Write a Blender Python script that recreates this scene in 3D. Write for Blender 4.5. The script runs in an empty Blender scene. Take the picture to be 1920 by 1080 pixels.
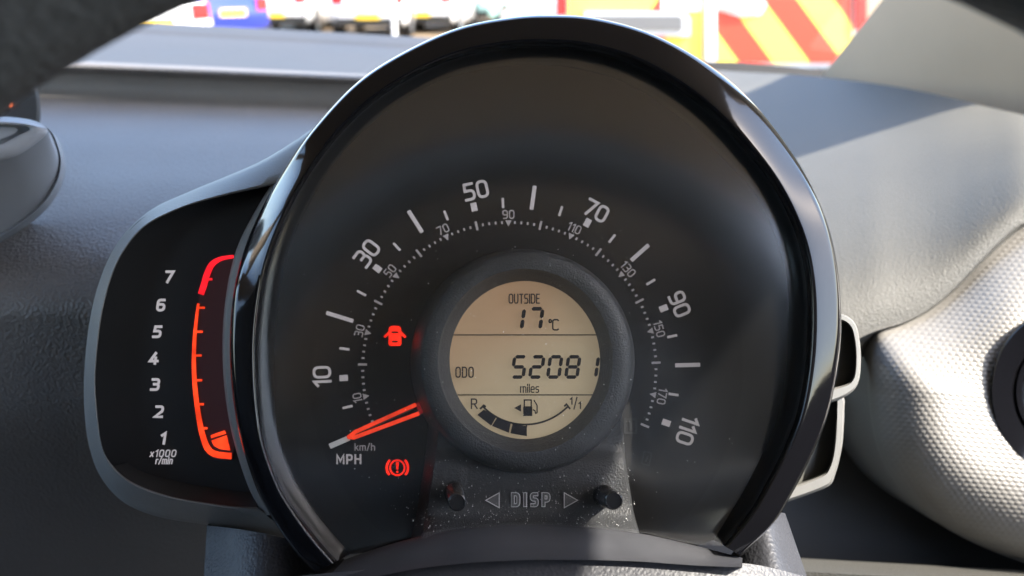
import bpy, bmesh, math, random
from mathutils import Vector, Matrix
R = math.radians
random.seed(7)
scene = bpy.context.scene
COL = scene.collection

# ------------------------------------------------------------------ camera
F = 1450.0                       # focal length in photo pixels (1920 wide)
PITCH = R(21.6)
CAM = Vector((0, 0, 1.15))
cp, sp = math.cos(PITCH), math.sin(PITCH)
FWD = Vector((0, cp, -sp)); UP = Vector((0, sp, cp)); RT = Vector((1, 0, 0))
cam_d = bpy.data.cameras.new('camera'); cam = bpy.data.objects.new('camera', cam_d); COL.objects.link(cam)
cam.location = CAM; cam.rotation_euler = (R(90) - PITCH, 0, 0)
cam_d.sensor_width = 36; cam_d.lens = 36 * F / 1920
cam_d.clip_start = .01; cam_d.clip_end = 2000
cam_d.dof.use_dof = True; cam_d.dof.focus_distance = .30; cam_d.dof.aperture_fstop = 8.5
scene.camera = cam

# ------------------------------------------------------------------ world, sun, exposure
SUN = Vector((.60, -.30, .74)).normalized()
w = bpy.data.worlds.new('World'); scene.world = w; w.use_nodes = True
nt = w.node_tree; nt.nodes.clear()
sky = nt.nodes.new('ShaderNodeTexSky'); sky.sky_type = 'NISHITA'; sky.sun_disc = False
sky.sun_elevation = math.asin(SUN.z); sky.sun_rotation = math.atan2(SUN.x, SUN.y)
sky.dust_density = 1.5
bg = nt.nodes.new('ShaderNodeBackground'); bg.inputs['Strength'].default_value = .15
out = nt.nodes.new('ShaderNodeOutputWorld')
nt.links.new(sky.outputs[0], bg.inputs[0]); nt.links.new(bg.outputs[0], out.inputs[0])
sl = bpy.data.lights.new('sun', 'SUN'); sl.energy = 2.6; sl.angle = R(.53); sl.color = (1, .93, .82)
so = bpy.data.objects.new('sun', sl); COL.objects.link(so)
so.rotation_euler = SUN.to_track_quat('Z', 'Y').to_euler(); so.location = (3, -3, 6)
scene.view_settings.view_transform = 'Standard'; scene.view_settings.look = 'None'
scene.view_settings.exposure = 2.75; scene.view_settings.gamma = 1
scene.cycles.use_denoising = True
scene.cycles.max_bounces = 10; scene.cycles.diffuse_bounces = 5; scene.cycles.transparent_max_bounces = 16
scene.cycles.caustics_reflective = False; scene.cycles.caustics_refractive = False

# ------------------------------------------------------------------ helpers
def P(px, py, d):
    return CAM + RT * ((px - 960) / F * d) - UP * ((py - 540) / F * d) + FWD * d
def Q(x, q, h):
    return CAM + Vector((x, q, h))
def W(px, y, z=0.0):             # on a plane at forward distance y, real height z
    dep = y * cp - (z - CAM.z) * sp
    return Vector(((px - 960) / F * dep, y, z))

def empty(name, loc, label, cat, group=None, kind=None):
    o = bpy.data.objects.new(name, None); COL.objects.link(o); o.location = loc
    o.empty_display_size = .05
    tag(o, label, cat, group, kind); return o
def tag(o, label=None, cat=None, group=None, kind=None):
    if label: o['label'] = label
    if cat: o['category'] = cat
    if group: o['group'] = group
    if kind: o['kind'] = kind
    return o
def wloc(o):
    v = Vector(o.location)
    while o.parent: o = o.parent; v += Vector(o.location)
    return v
def mk(name, verts, faces, mat, parent=None, smooth=True, label=None, angle=40):
    me = bpy.data.meshes.new(name)
    off = wloc(parent) if parent else Vector((0, 0, 0))
    if parent is None and verts:
        off = sum((Vector(v) for v in verts), Vector()) / len(verts)
    me.from_pydata([Vector(v) - off for v in verts], [], faces)
    bm = bmesh.new(); bm.from_mesh(me)
    bmesh.ops.remove_doubles(bm, verts=bm.verts, dist=1e-7)
    bmesh.ops.recalc_face_normals(bm, faces=bm.faces)
    if smooth:
        for f in bm.faces: f.smooth = True
        for e in bm.edges:
            if len(e.link_faces) == 2 and e.calc_face_angle(0) > R(angle): e.smooth = False
    bm.to_mesh(me); bm.free()
    if mat: me.materials.append(mat)
    o = bpy.data.objects.new(name, me); COL.objects.link(o)
    if parent: o.parent = parent
    else: o.location = off
    if label: o['label'] = label
    return o
class MB:
    def __init__(s): s.v = []; s.f = []
    def add(s, v, f):
        n = len(s.v); s.v += [Vector(a) for a in v]; s.f += [[i + n for i in g] for g in f]; return s
    def quad(s, a, b, c, d): return s.add([a, b, c, d], [[0, 1, 2, 3]])
    def box(s, lo, hi, M=None):
        x0, y0, z0 = lo; x1, y1, z1 = hi
        v = [Vector(p) for p in ((x0,y0,z0),(x1,y0,z0),(x1,y1,z0),(x0,y1,z0),(x0,y0,z1),(x1,y0,z1),(x1,y1,z1),(x0,y1,z1))]
        if M: v = [M @ p for p in v]
        return s.add(v, [[0,3,2,1],[4,5,6,7],[0,1,5,4],[1,2,6,5],[2,3,7,6],[3,0,4,7]])
    def loft(s, rows, closed=False, caps=False):
        n = len(rows[0]); v = [p for r in rows for p in r]; f = []
        for i in range(len(rows) - 1):
            for j in range(n if closed else n - 1):
                k = (j + 1) % n
                f.append([i*n+j, i*n+k, (i+1)*n+k, (i+1)*n+j])
        if caps: f += [list(range(n)), list(range((len(rows)-1)*n, len(rows)*n))]
        return s.add(v, f)
    def tube(s, pts, r, n=10):
        rows = []
        for i, p in enumerate(pts):
            t = (Vector(pts[min(i+1, len(pts)-1)]) - Vector(pts[max(i-1, 0)])).normalized()
            a = t.orthogonal().normalized() if i == 0 else (rows_a - t * rows_a.dot(t)).normalized()
            rows_a = a; b = t.cross(a); rr = r[i] if isinstance(r, (list, tuple)) else r
            rows.append([Vector(p) + (a * math.cos(2*math.pi*k/n) + b * math.sin(2*math.pi*k/n)) * rr for k in range(n)])
        return s.loft(rows, True, True)
    def build(s, name, mat, parent=None, **k): return mk(name, s.v, s.f, mat, parent, **k)

def spline(pts, n, closed=False):
    """Catmull-Rom through pts, resampled evenly to n points."""
    pts = [Vector(p) for p in pts]; m = len(pts); dense = []
    for i in range(m if closed else m - 1):
        if closed: a, b, c, d = pts[i-1], pts[i], pts[(i+1) % m], pts[(i+2) % m]
        else: a, b, c, d = pts[max(i-1, 0)], pts[i], pts[i+1], pts[min(i+2, m-1)]
        for k in range(16):
            t = k / 16
            dense.append(.5 * ((2*b) + (c-a)*t + (2*a-5*b+4*c-d)*t*t + (3*b-a-3*c+d)*t**3))
    dense.append(pts[0] if closed else pts[-1])
    L = [0]
    for i in range(1, len(dense)): L.append(L[-1] + (dense[i]-dense[i-1]).length)
    res = []; j = 0; cnt = n if closed else n - 1
    for k in range(n):
        s = L[-1] * k / cnt
        while j < len(L) - 2 and L[j+1] < s: j += 1
        t = (s - L[j]) / max(L[j+1]-L[j], 1e-12)
        res.append(dense[j].lerp(dense[j+1], min(max(t, 0), 1)))
    return res
def interp(tab, x):
    if x <= tab[0][0]:
        (a, ya), (b, yb) = tab[0], tab[1]
    elif x >= tab[-1][0]:
        (a, ya), (b, yb) = tab[-2], tab[-1]
    else:
        for (a, ya), (b, yb) in zip(tab, tab[1:]):
            if a <= x <= b: break
    return ya + (yb - ya) * (x - a) / (b - a)
def sinterp(tab, x):             # smooth (monotone cubic) interpolation of a table
    n = len(tab)
    if x <= tab[0][0] or x >= tab[-1][0]: return interp(tab, x)
    sl_ = [(tab[i+1][1]-tab[i][1])/(tab[i+1][0]-tab[i][0]) for i in range(n-1)]
    m = [sl_[0]] + [(0 if sl_[i-1]*sl_[i] <= 0 else 2*sl_[i-1]*sl_[i]/(sl_[i-1]+sl_[i])) for i in range(1, n-1)] + [sl_[-1]]
    for i in range(n-1):
        if tab[i][0] <= x <= tab[i+1][0]: break
    h = tab[i+1][0]-tab[i][0]; t = (x-tab[i][0])/h
    return ((1+2*t)*(1-t)**2*tab[i][1] + t*(1-t)**2*h*m[i] + t*t*(3-2*t)*tab[i+1][1] + t*t*(t-1)*h*m[i+1])

# ------------------------------------------------------------------ materials
def mat(name, col, rough=.5, spec=.5, metal=0, grain=None, var=None, coat=0, emit=None, estr=1, sheen=0):
    m = bpy.data.materials.new(name); m.use_nodes = True; n = m.node_tree.nodes; L = m.node_tree.links
    b = n['Principled BSDF']
    b.inputs['Base Color'].default_value = (*col, 1); b.inputs['Roughness'].default_value = rough
    b.inputs['Specular IOR Level'].default_value = spec; b.inputs['Metallic'].default_value = metal
    b.inputs['Coat Weight'].default_value = coat; b.inputs['Coat Roughness'].default_value = .03
    if sheen: b.inputs['Sheen Weight'].default_value = sheen
    if emit: b.inputs['Emission Color'].default_value = (*emit, 1); b.inputs['Emission Strength'].default_value = estr
    tc = n.new('ShaderNodeTexCoord')
    if emit and estr > .1:       # uneven backlight
        v = n.new('ShaderNodeTexNoise'); v.inputs['Scale'].default_value = 160; v.inputs['Detail'].default_value = 2
        mr = n.new('ShaderNodeMapRange'); mr.inputs[1].default_value = .35; mr.inputs[2].default_value = .65
        mr.inputs[3].default_value = estr * .65; mr.inputs[4].default_value = estr * 1.3
        L.new(tc.outputs['Object'], v.inputs['Vector']); L.new(v.outputs['Fac'], mr.inputs[0]); L.new(mr.outputs[0], b.inputs['Emission Strength'])
    if grain:                    # (kind, scale per metre, strength, distance)
        kind, sc, st, dist = grain
        if kind == 'leather':
            v = n.new('ShaderNodeTexVoronoi'); v.feature = 'SMOOTH_F1'; v.inputs['Scale'].default_value = sc
            nz = n.new('ShaderNodeTexNoise'); nz.inputs['Scale'].default_value = sc * .7; nz.inputs['Detail'].default_value = 3
            mx = n.new('ShaderNodeMix'); mx.data_type = 'VECTOR'; mx.inputs[0].default_value = .0012
            vm = n.new('ShaderNodeVectorMath'); vm.operation = 'MULTIPLY_ADD'
            vm.inputs[1].default_value = (.9 / sc,) * 3
            L.new(tc.outputs['Object'], nz.inputs['Vector']); L.new(nz.outputs['Color'], vm.inputs[0]); L.new(tc.outputs['Object'], vm.inputs[2])
            L.new(vm.outputs[0], v.inputs['Vector']); h = v.outputs['Distance']
        else:
            v = n.new('ShaderNodeTexNoise'); v.inputs['Scale'].default_value = sc; v.inputs['Detail'].default_value = 3
            L.new(tc.outputs['Object'], v.inputs['Vector']); h = v.outputs['Fac']
        bp = n.new('ShaderNodeBump'); bp.inputs['Strength'].default_value = st; bp.inputs['Distance'].default_value = dist
        L.new(h, bp.inputs['Height']); L.new(bp.outputs[0], b.inputs['Normal'])
    if var:                      # (scale, amount): uneven colour and gloss
        sc, am = var
        v = n.new('ShaderNodeTexNoise'); v.inputs['Scale'].default_value = sc; v.inputs['Detail'].default_value = 5
        L.new(tc.outputs['Object'], v.inputs['Vector'])
        mr = n.new('ShaderNodeMapRange'); mr.inputs[1].default_value = .3; mr.inputs[2].default_value = .7
        mr.inputs[3].default_value = 1 - am; mr.inputs[4].default_value = 1 + am
        hs = n.new('ShaderNodeHueSaturation'); hs.inputs['Color'].default_value = (*col, 1)
        L.new(v.outputs['Fac'], mr.inputs[0]); L.new(mr.outputs[0], hs.inputs['Value']); L.new(hs.outputs[0], b.inputs['Base Color'])
        mr2 = n.new('ShaderNodeMapRange'); mr2.inputs[1].default_value = .3; mr2.inputs[2].default_value = .7
        mr2.inputs[3].default_value = rough * (1 - am * .5); mr2.inputs[4].default_value = min(1, rough * (1 + am * .5))
        L.new(v.outputs['Fac'], mr2.inputs[0]); L.new(mr2.outputs[0], b.inputs['Roughness'])
    return m
def glass(name, refl=.06, tint=(1, 1, 1), rough=.0, dust=0.0):
    m = bpy.data.materials.new(name); m.use_nodes = True; n = m.node_tree.nodes; L = m.node_tree.links; n.clear()
    o = n.new('ShaderNodeOutputMaterial'); t = n.new('ShaderNodeBsdfTransparent'); t.inputs[0].default_value = (*tint, 1)
    g = n.new('ShaderNodeBsdfGlossy'); g.inputs['Roughness'].default_value = rough
    fr = n.new('ShaderNodeLayerWeight'); fr.inputs['Blend'].default_value = .35
    mr = n.new('ShaderNodeMapRange'); mr.inputs[3].default_value = refl; mr.inputs[4].default_value = .6
    pw = n.new('ShaderNodeMath'); pw.operation = 'POWER'; pw.inputs[1].default_value = 3
    L.new(fr.outputs['Facing'], pw.inputs[0]); L.new(pw.outputs[0], mr.inputs[0])
    mx = n.new('ShaderNodeMixShader'); L.new(mr.outputs[0], mx.inputs[0]); L.new(t.outputs[0], mx.inputs[1]); L.new(g.outputs[0], mx.inputs[2])
    last = mx.outputs[0]
    if dust:  # diffuse veil: haze put into the glass colour
        d = n.new('ShaderNodeBsdfDiffuse'); d.inputs[0].default_value = (.75, .72, .68, 1)
        m2 = n.new('ShaderNodeMixShader'); m2.inputs[0].default_value = dust
        L.new(last, m2.inputs[1]); L.new(d.outputs[0], m2.inputs[2]); last = m2.outputs[0]
    L.new(last, o.inputs[0]); return m

M = {}
M['piano'] = mat('piano_black', (.004, .004, .005), .09, .5, grain=('noise', 150, .09, .0004))
M['piano_soft'] = mat('satin_black_wall', (.020, .020, .021), .30, .5, var=(40, .15))
M['dial'] = mat('dial_black', (.026, .026, .027), .45, .4, grain=('noise', 2500, .05, .0002), var=(30, .1))
M['dial_ring'] = mat('dial_ring_charcoal', (.034, .034, .035), .42, .4, var=(30, .1))
M['grain'] = mat('grained_charcoal_plastic', (.058, .060, .063), .46, .5, grain=('leather', 1500, .9, .0003), var=(60, .1))
M['frame'] = mat('grained_grey_plastic', (.19, .19, .185), .5, .45, grain=('leather', 1400, .5, .0002), var=(60, .1))
M['shroud'] = mat('leather_grain_shroud', (.034, .035, .040), .48, .45, grain=('leather', 850, .55, .0004), var=(40, .12))
M['strip'] = mat('smooth_grey_strip', (.040, .041, .046), .42, .4, grain=('noise', 1800, .15, .0002), var=(50, .12))
M['dash'] = mat('slate_dash_vinyl', (.155, .142, .130), .52, .6, grain=('leather', 700, 1.0, .0007), var=(12, .08))
M['pad'] = mat('grey_dash_pad', (.088, .086, .077), .58, .35, grain=('leather', 1100, .9, .0005), var=(12, .06))
M['lower'] = mat('dark_lower_dash', (.055, .056, .056), .55, .4, grain=('noise', 1500, .3, .0003), var=(15, .08))
M['decor'] = mat('silver_dimple_panel', (.275, .262, .240), .45, .5, metal=.15, var=(20, .05))
M['silver'] = mat('satin_silver_trim', (.36, .37, .40), .35, .5, metal=.5, var=(30, .05))
M['print'] = mat('white_print', (.62, .58, .59), .6, .3, emit=(.9, .84, .86), estr=.05)
M['print_soft'] = mat('grey_print', (.48, .45, .46), .6, .3, emit=(.9, .84, .86), estr=.03)
M['knob'] = mat('black_knob', (.022, .022, .023), .18, .8, var=(80, .1))
M['redled'] = mat('red_telltale', (.25, .01, .005), .5, .3, emit=(1, .022, .008), estr=.28)
M['orange'] = mat('orange_backlit_bar', (.3, .03, .01), .5, .3, emit=(1, .055, .012), estr=.19)
M['crimson'] = mat('crimson_backlit_bar', (.3, .01, .02), .5, .3, emit=(.95, .012, .022), estr=.18)
M['needle'] = mat('needle_red', (.45, .03, .012), .4, .4, emit=(1, .06, .018), estr=.14)
M['needle_in'] = mat('needle_smoke', (.03, .028, .028), .25, .5)
M['white_tip'] = mat('needle_tip_white', (.75, .73, .72), .5, .4, emit=(1, 1, 1), estr=.03)
M['ink'] = mat('lcd_ink', (.020, .018, .022), .4, .4)
M['tint'] = mat('rev_window_tint', (.055, .046, .050), .3, .4, emit=(.35, .08, .10), estr=.006)
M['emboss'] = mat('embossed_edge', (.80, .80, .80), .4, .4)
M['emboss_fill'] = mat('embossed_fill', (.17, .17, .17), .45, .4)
M['dust'] = mat('dust_speck', (.55, .55, .53), .9, .1)
M['rim'] = mat('steering_leather', (.062, .066, .068), .55, .35, grain=('leather', 600, .9, .0007), var=(30, .1))
M['pillar'] = mat('beige_pillar_trim', (.78, .62, .46), .8, .2, grain=('noise', 900, .15, .0003), var=(8, .05))
M['headliner'] = mat('headliner_cloth', (.72, .69, .64), .95, .1, grain=('noise', 1200, .3, .0004))
M['cabin'] = mat('dark_cabin_trim', (.05, .05, .05), .7, .3, var=(8, .1))
M['rubber'] = mat('black_rubber', (.015, .015, .015), .7, .3)
M['rear_opaque'] = mat('opaque_rear_pane', (.01,.01,.012), .1, .5)  # opaque dark pane, keeps the rear window's reflection off the dial cover
M['screen_glass'] = glass('windscreen_glass', .04, (.98, .98, .98))
M['cover'] = glass('clear_cover', .26, (.96, .96, .96), .16, dust=.003)  # strong blurred reflection and diffuse veil put in to imitate lens haze
def lcd():
    m = bpy.data.materials.new('lcd_amber'); m.use_nodes = True; n = m.node_tree.nodes; L = m.node_tree.links
    b = n['Principled BSDF']; b.inputs['Roughness'].default_value = .35; b.inputs['Specular IOR Level'].default_value = .3
    tc = n.new('ShaderNodeTexCoord'); g = n.new('ShaderNodeTexNoise'); g.inputs['Scale'].default_value = 14; g.inputs['Detail'].default_value = 1
    L.new(tc.outputs['Object'], g.inputs['Vector'])
    r = n.new('ShaderNodeValToRGB'); r.color_ramp.elements[0].position = .35; r.color_ramp.elements[0].color = (.33, .20, .115, 1)
    r.color_ramp.elements[1].position = .65; r.color_ramp.elements[1].color = (.38, .31, .20, 1)
    L.new(g.outputs['Fac'], r.inputs[0]); L.new(r.outputs[0], b.inputs['Base Color']); L.new(r.outputs[0], b.inputs['Emission Color'])
    b.inputs['Emission Strength'].default_value = .11
    return m
M['lcd'] = lcd()

# ------------------------------------------------------------------ stroke lettering
def fillet(pts, closed=False, seg=7):
    o = []; n = len(pts)
    for i, p in enumerate(pts):
        r = p[2] if len(p) > 2 else 0; v = Vector(p[:2])
        if not r or (not closed and i in (0, n-1)): o.append(v); continue
        a = Vector(pts[i-1][:2]); b = Vector(pts[(i+1) % n][:2])
        u = (a-v); w_ = (b-v); lu, lw = u.length, w_.length; u.normalize(); w_.normalize()
        ang = u.angle(w_)
        t = min(r / max(math.tan(ang/2), 1e-3), lu*.5 if True else lu, lw*.5)
        p0, p1 = v + u*t, v + w_*t
        for k in range(seg+1):
            s = k/seg; o.append((1-s)**2*p0 + 2*s*(1-s)*v + s*s*p1)
    return o
def rr(x0, y0, x1, y1, r): return ('c', [(x0,y0,r),(x1,y0,r),(x1,y1,r),(x0,y1,r)])
G = {
 '0': (.62, [rr(0,0,.62,1,.3)]), 'O': (.66, [rr(0,0,.66,1,.3)]),
 '1': (.26, [('o', [(0,.80),(.26,1),(.26,0)])]),
 '2': (.62, [('o', [(.02,1),(.62,1,.26),(.62,.56,.2),(0,.0),(.64,0)])]),
 '3': (.60, [('o', [(.02,1),(.60,1,.24),(.60,.53,.2),(.2,.53)]), ('o', [(.2,.53),(.62,.53,.22),(.62,0,.25),(0,0)])]),
 '4': (.68, [('o', [(.68,.24),(.0,.24),(.42,1)]), ('o', [(.48,.56),(.48,0)])]),
 '5': (.60, [('o', [(.58,1),(.06,1),(.03,.57),(.60,.57,.26),(.60,0,.27),(0,0)])]),
 '6': (.62, [('o', [(.54,1),(.0,1,.5),(0,0,.28),(.62,0,.28),(.62,.57,.28),(.04,.57)])]),
 '7': (.60, [('o', [(0,1),(.62,1),(.22,0)])]),
 '8': (.62, [rr(.03,.53,.59,1,.24), rr(0,0,.62,.53,.26)]),
 '9': (.62, [('o', [(.08,0),(.62,0,.5),(.62,1,.28),(0,1,.28),(0,.43,.28),(.58,.43)])]),
 'U': (.62, [('o', [(0,1),(0,0,.28),(.62,0,.28),(.62,1)])]),
 'T': (.60, [('o', [(0,1),(.6,1)]), ('o', [(.3,1),(.3,0)])]),
 'S': (.58, [('o', [(.58,1),(0,1,.25),(0,.52,.24),(.58,.52,.24),(.58,0,.25),(0,0)])]),
 'I': (.0, [('o', [(0,0),(0,1)])]),
 'D': (.64, [('c', [(0,0),(.64,0,.32),(.64,1,.32),(0,1)])]),
 'E': (.52, [('o', [(.52,1),(0,1),(0,0),(.52,0)]), ('o', [(0,.52),(.46,.52)])]),
 'C': (.58, [('o', [(.6,.92),(.5,1,.1),(0,1,.34),(0,0,.34),(.5,0,.1),(.6,.08)])]),
 'R': (.58, [('o', [(0,0),(0,1),(.56,1,.24),(.56,.47,.24),(0,.47)]), ('o', [(.3,.47),(.6,0)])]),
 'P': (.58, [('o', [(0,0),(0,1),(.58,1,.25),(.58,.42,.25),(0,.42)])]),
 'M': (.80, [('o', [(0,0),(0,1),(.4,.28),(.8,1),(.8,0)])]),
 'H': (.64, [('o', [(0,0),(0,1)]), ('o', [(.64,0),(.64,1)]), ('o', [(0,.52),(.64,.52)])]),
 'k': (.44, [('o', [(0,0),(0,1)]), ('o', [(.42,.66),(.04,.30)]), ('o', [(.14,.38),(.46,0)])]),
 'm': (.78, [('o', [(0,0),(0,.68)]), ('o', [(0,.68),(.39,.68,.14),(.39,0)]), ('o', [(.39,.68),(.78,.68,.14),(.78,0)])]),
 'h': (.46, [('o', [(0,0),(0,1)]), ('o', [(0,.66),(.46,.66,.18),(.46,0)])]),
 'r': (.30, [('o', [(0,0),(0,.68)]), ('o', [(0,.6),(.06,.68,.1),(.3,.68)])]),
 'i': (.0, [('o', [(0,0),(0,.66)]), ('o', [(0,.86),(0,1.0)])]),
 'n': (.46, [('o', [(0,0),(0,.68)]), ('o', [(0,.68),(.46,.68,.18),(.46,0)])]),
 'l': (.0, [('o', [(0,0),(0,1)])]),
 'e': (.46, [('o', [(.0,.36),(.46,.36),(.46,.68,.22),(0,.68,.24),(0,0,.24),(.42,0)])]),
 's': (.40, [('o', [(.4,.68),(0,.68,.15),(0,.35,.15),(.4,.35,.15),(.4,0,.15),(0,0)])]),
 'x': (.46, [('o', [(0,0),(.46,.68)]), ('o', [(.46,0),(0,.68)])]),
 '/': (.34, [('o', [(0,-.05),(.34,1.05)])]),
 '\u00b0': (.24, [rr(0,.72,.24,1,.14)]),
 '|': (.0, []),
}
def ribbon(pts, wd, closed):
    n = len(pts); Lp, Rp = [], []
    for i, p in enumerate(pts):
        a = pts[i-1] if (closed or i > 0) else None; b = pts[(i+1) % n] if (closed or i < n-1) else None
        d0 = (p-a).normalized() if a is not None and (p-a).length > 1e-9 else None
        d1 = (b-p).normalized() if b is not None and (b-p).length > 1e-9 else None
        d0 = d0 or d1; d1 = d1 or d0
        n0 = Vector((-d0.y, d0.x)); n1 = Vector((-d1.y, d1.x)); nn = (n0+n1)
        nn = nn.normalized() if nn.length > 1e-6 else n0
        k = 1 / max(nn.dot(n0), .45)
        Lp.append(p + nn*wd/2*k); Rp.append(p - nn*wd/2*k)
    return Lp, Rp
def strokes_text(s, H, pen, wscale=1, gap=.28, shear=0):
    """polylines in a px frame, x right, y up, centred; H is the full cap height"""
    h = H - pen; x = 0; out_ = []
    for ch in s:
        if ch == ' ': x += .4*h*wscale + gap*H; continue
        wd, st = G[ch]
        for kind, pts in st:
            pl = fillet([(p[0], p[1], *(p[2:])) for p in pts], kind == 'c')
            if kind == 'o':                                  # square ends: half a pen longer
                e = .46*pen/h; pl[0] = pl[0] + (pl[0]-pl[1]).normalized()*e; pl[-1] = pl[-1] + (pl[-1]-pl[-2]).normalized()*e
            out_.append((kind == 'c', [Vector((x + p.x*h*wscale + shear*p.y*h, p.y*h)) for p in pl]))
        x += wd*h*wscale + gap*H
    tot = x - gap*H
    return [(c, [p - Vector((tot/2 + shear*h/2, h/2)) for p in pl]) for c, pl in out_]
def place2(pl, cx, cy, rot):
    c, s = math.cos(rot), math.sin(rot)
    return [Vector((cx + p.x*c - p.y*s, cy - (p.x*s + p.y*c))) for p in pl]
def add_strokes(mb, polys, pen, d, lift=.00002):
    for i, (closed, pl) in enumerate(polys):
        Lp, Rp = ribbon(pl, pen, closed); dd = d - i*lift
        mb.loft([[P(p.x, p.y, dd) for p in Lp], [P(p.x, p.y, dd) for p in Rp]], closed)
def text(name, s, cx, cy, H, d, m, parent, rot=0, pen=None, wscale=1, gap=.28, shear=0, label=None):
    pen = pen or H*.15; mb = MB()
    add_strokes(mb, [(c, place2(pl, cx, cy, rot)) for c, pl in strokes_text(s, H, pen, wscale, gap, shear)], pen, d)
    return mb.build(name, m, parent, smooth=False, label=label)
def poly(name, pts, d, m, parent, depth=.0004, smooth=False):
    """flat plate from px outline, with a little thickness"""
    n = len(pts); v = [P(x, y, d) for x, y in pts] + [P(x, y, d + depth) for x, y in pts]
    f = [list(range(n)), list(range(2*n-1, n-1, -1))] + [[i, (i+1) % n, n + (i+1) % n, n+i] for i in range(n)]
    return mk(name, v, f, m, parent, smooth=smooth)
def line_part(name, pts, wd, d, m, parent, closed=False):
    mb = MB(); add_strokes(mb, [(closed, [Vector(p) for p in pts])], wd, d); return mb.build(name, m, parent, smooth=False)
def ell(cx, cy, rx, ry, d, n=96, a0=0, a1=2*math.pi):
    return [P(cx + rx*math.cos(a0+(a1-a0)*k/n), cy + ry*math.sin(a0+(a1-a0)*k/n), d) for k in range(n)]

# ================================================================== SETTING (outside)
M['asphalt'] = mat('sunlit_asphalt', (.21, .155, .095), .9, .2, grain=('noise', 60, .5, .01), var=(1.5, .2))
bm_ = MB(); bm_.quad((-300, -300, 0), (300, -300, 0), (300, 300, 0), (-300, 300, 0))
g_ = bm_.build('ground', M['asphalt'], None, smooth=False); tag(g_, 'pale sunlit car park surface beyond the windscreen', None, None, 'structure')

# ================================================================== SPEEDOMETER
D0 = .330                          # dial depth from the camera
O_PTS = [(588,1074),(547,1027),(507,966),(478,909),(450,819),(435,730),(431,640),(438,550),(458,468),(490,392),(532,318),(590,238),(670,154),(760,96),(860,52),(960,32),(1040,28),(1120,34),(1220,62),(1320,115),(1402,182),(1470,265),(1520,345),(1555,430),(1573,520),(1577.5,608),(1571,685),(1554,772),(1525,849),(1482,931),(1448,984),(1391,1043)]
I_PTS = [(657,1039),(588,958),(551,901),(523,819),(515,681),(520,600),(534,500),(572,395),(640,290),(730,205),(830,150),(930,126),(1000,122),(1080,128),(1170,155),(1262,210),(1343,283),(1424,379),(1473,509),(1476,656),(1465,752),(1444,820),(1391,926),(1338,1012)]
NB = 180
OUTC = spline([Vector(p) for p in O_PTS], NB); INC = spline([Vector(p) for p in I_PTS], NB)
def mixc(t): return [a.lerp(b, t) for a, b in zip(INC, OUTC)]
speedo = empty('speedometer', P(993, 680, D0), 'large round speedometer with glossy black hood and amber centre display', 'speedometer')
def crow(c, d): return [P(p.x, p.y, d) for p in c]
def shrink(c, s, cx=1000, cy=600): return [Vector((cx + (p.x-cx)*s, cy + (p.y-cy)*s)) for p in c]
# hood: glossy outer ring, rolled lip; ends closed
def bump_(x, c, w_): return math.exp(-((x-c)/w_)**4)
def slope(p):                       # how strongly the lip rolls back: more at the two shoulders
    a = math.degrees(math.atan2(600-p.y, p.x-1000)) % 360
    return .16 + .88*bump_(a, 158, 13) + .50*bump_(a, 42, 18) + .15*bump_(a, 225, 25) + .2*bump_(a, 320, 25)
def hood_row(t):
    c = mixc(t); tab = [(.36,.2850),(.40,.2810),(.43,.2785),(.46,.2770),(.50,.2765)]
    if t <= .5: return crow(c, interp(tab, t))
    u = (t-.5)/.5
    return [P(p.x, p.y, .2765 + .0125*slope(p)*u**1.35 + (.0035*max(0, (u-.86)/.14)**2)) for p in c]
rows = [hood_row(t) for t in (.36,.40,.43,.46,.50,.55,.60,.66,.72,.78,.84,.89,.93,.96,.98,1.0)] + [crow(shrink(OUTC, .996), .296), crow(shrink(OUTC, .965), .310), crow(shrink(OUTC, .90), .345), crow(shrink(OUTC, .84), .40)]
rows.append(crow(mixc(.36), .305))
rows.append(rows[0])
mb = MB(); mb.loft(rows)
for j in (0, NB-1): mb.add([r[j] for r in rows[:-1]], [list(range(len(rows)-1))])
hood = mb.build('hood', M['piano'], speedo, angle=60)
# inner wall between the dial and the hood
mb = MB(); mb.loft([crow(shrink(INC, 1.01), D0+.002), crow(INC, D0-.001), crow(mixc(.07), .318), crow(mixc(.16), .304), crow(mixc(.27), .293), crow(mixc(.36), .2850)])
mb.build('inner_wall', M['piano_soft'], speedo, angle=60)
# dial
BOT = [(1338,1012),(1290,1030),(1200,1020),(1000,1008),(800,1020),(700,1035)]
dial_o = [(p.x, p.y) for p in INC] + BOT[1:]
poly('dial_face', dial_o, D0, M['dial_ring'], speedo, .002)
inner = [(985 + 408*math.cos(a), 690 + 412*math.sin(a)) for a in [2*math.pi*k/120 for k in range(120)]]
inner = [p for p in inner if p[1] < 1005]
inner = sorted(inner, key=lambda p: math.atan2(p[0]-985, p[1]-690))
poly('dial_plate', inner, D0-.0008, M['dial'], speedo, .0004)
DM = D0 - .0012
CX, CY = 955, 692
def ang(mph): return R(203.3 - 2.02*mph)
def pol(r, a): return (CX + r*math.cos(a), CY - r*math.sin(a))
def tick(name, r0, r1, wd, a, m):
    p0, p1 = Vector(pol(r0, a)), Vector(pol(r1, a)); return line_part(name, [p0, p1], wd, DM, m, speedo)
MPH_R = {0:(308,372),20:(306,359),40:(304,352),60:(302,347),80:(306,350),100:(311,358)}
for mph in range(5, 111, 5):
    a = ang(mph)
    if mph % 20 == 0: tick('scale_line', *MPH_R[mph], 7.5, a, M['print'])
    elif mph % 10 == 0: tick('scale_block', 303, 319, 11.5, a, M['print'])
    else: tick('scale_tick', 302, 321, 4.6, a, M['print'])
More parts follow.
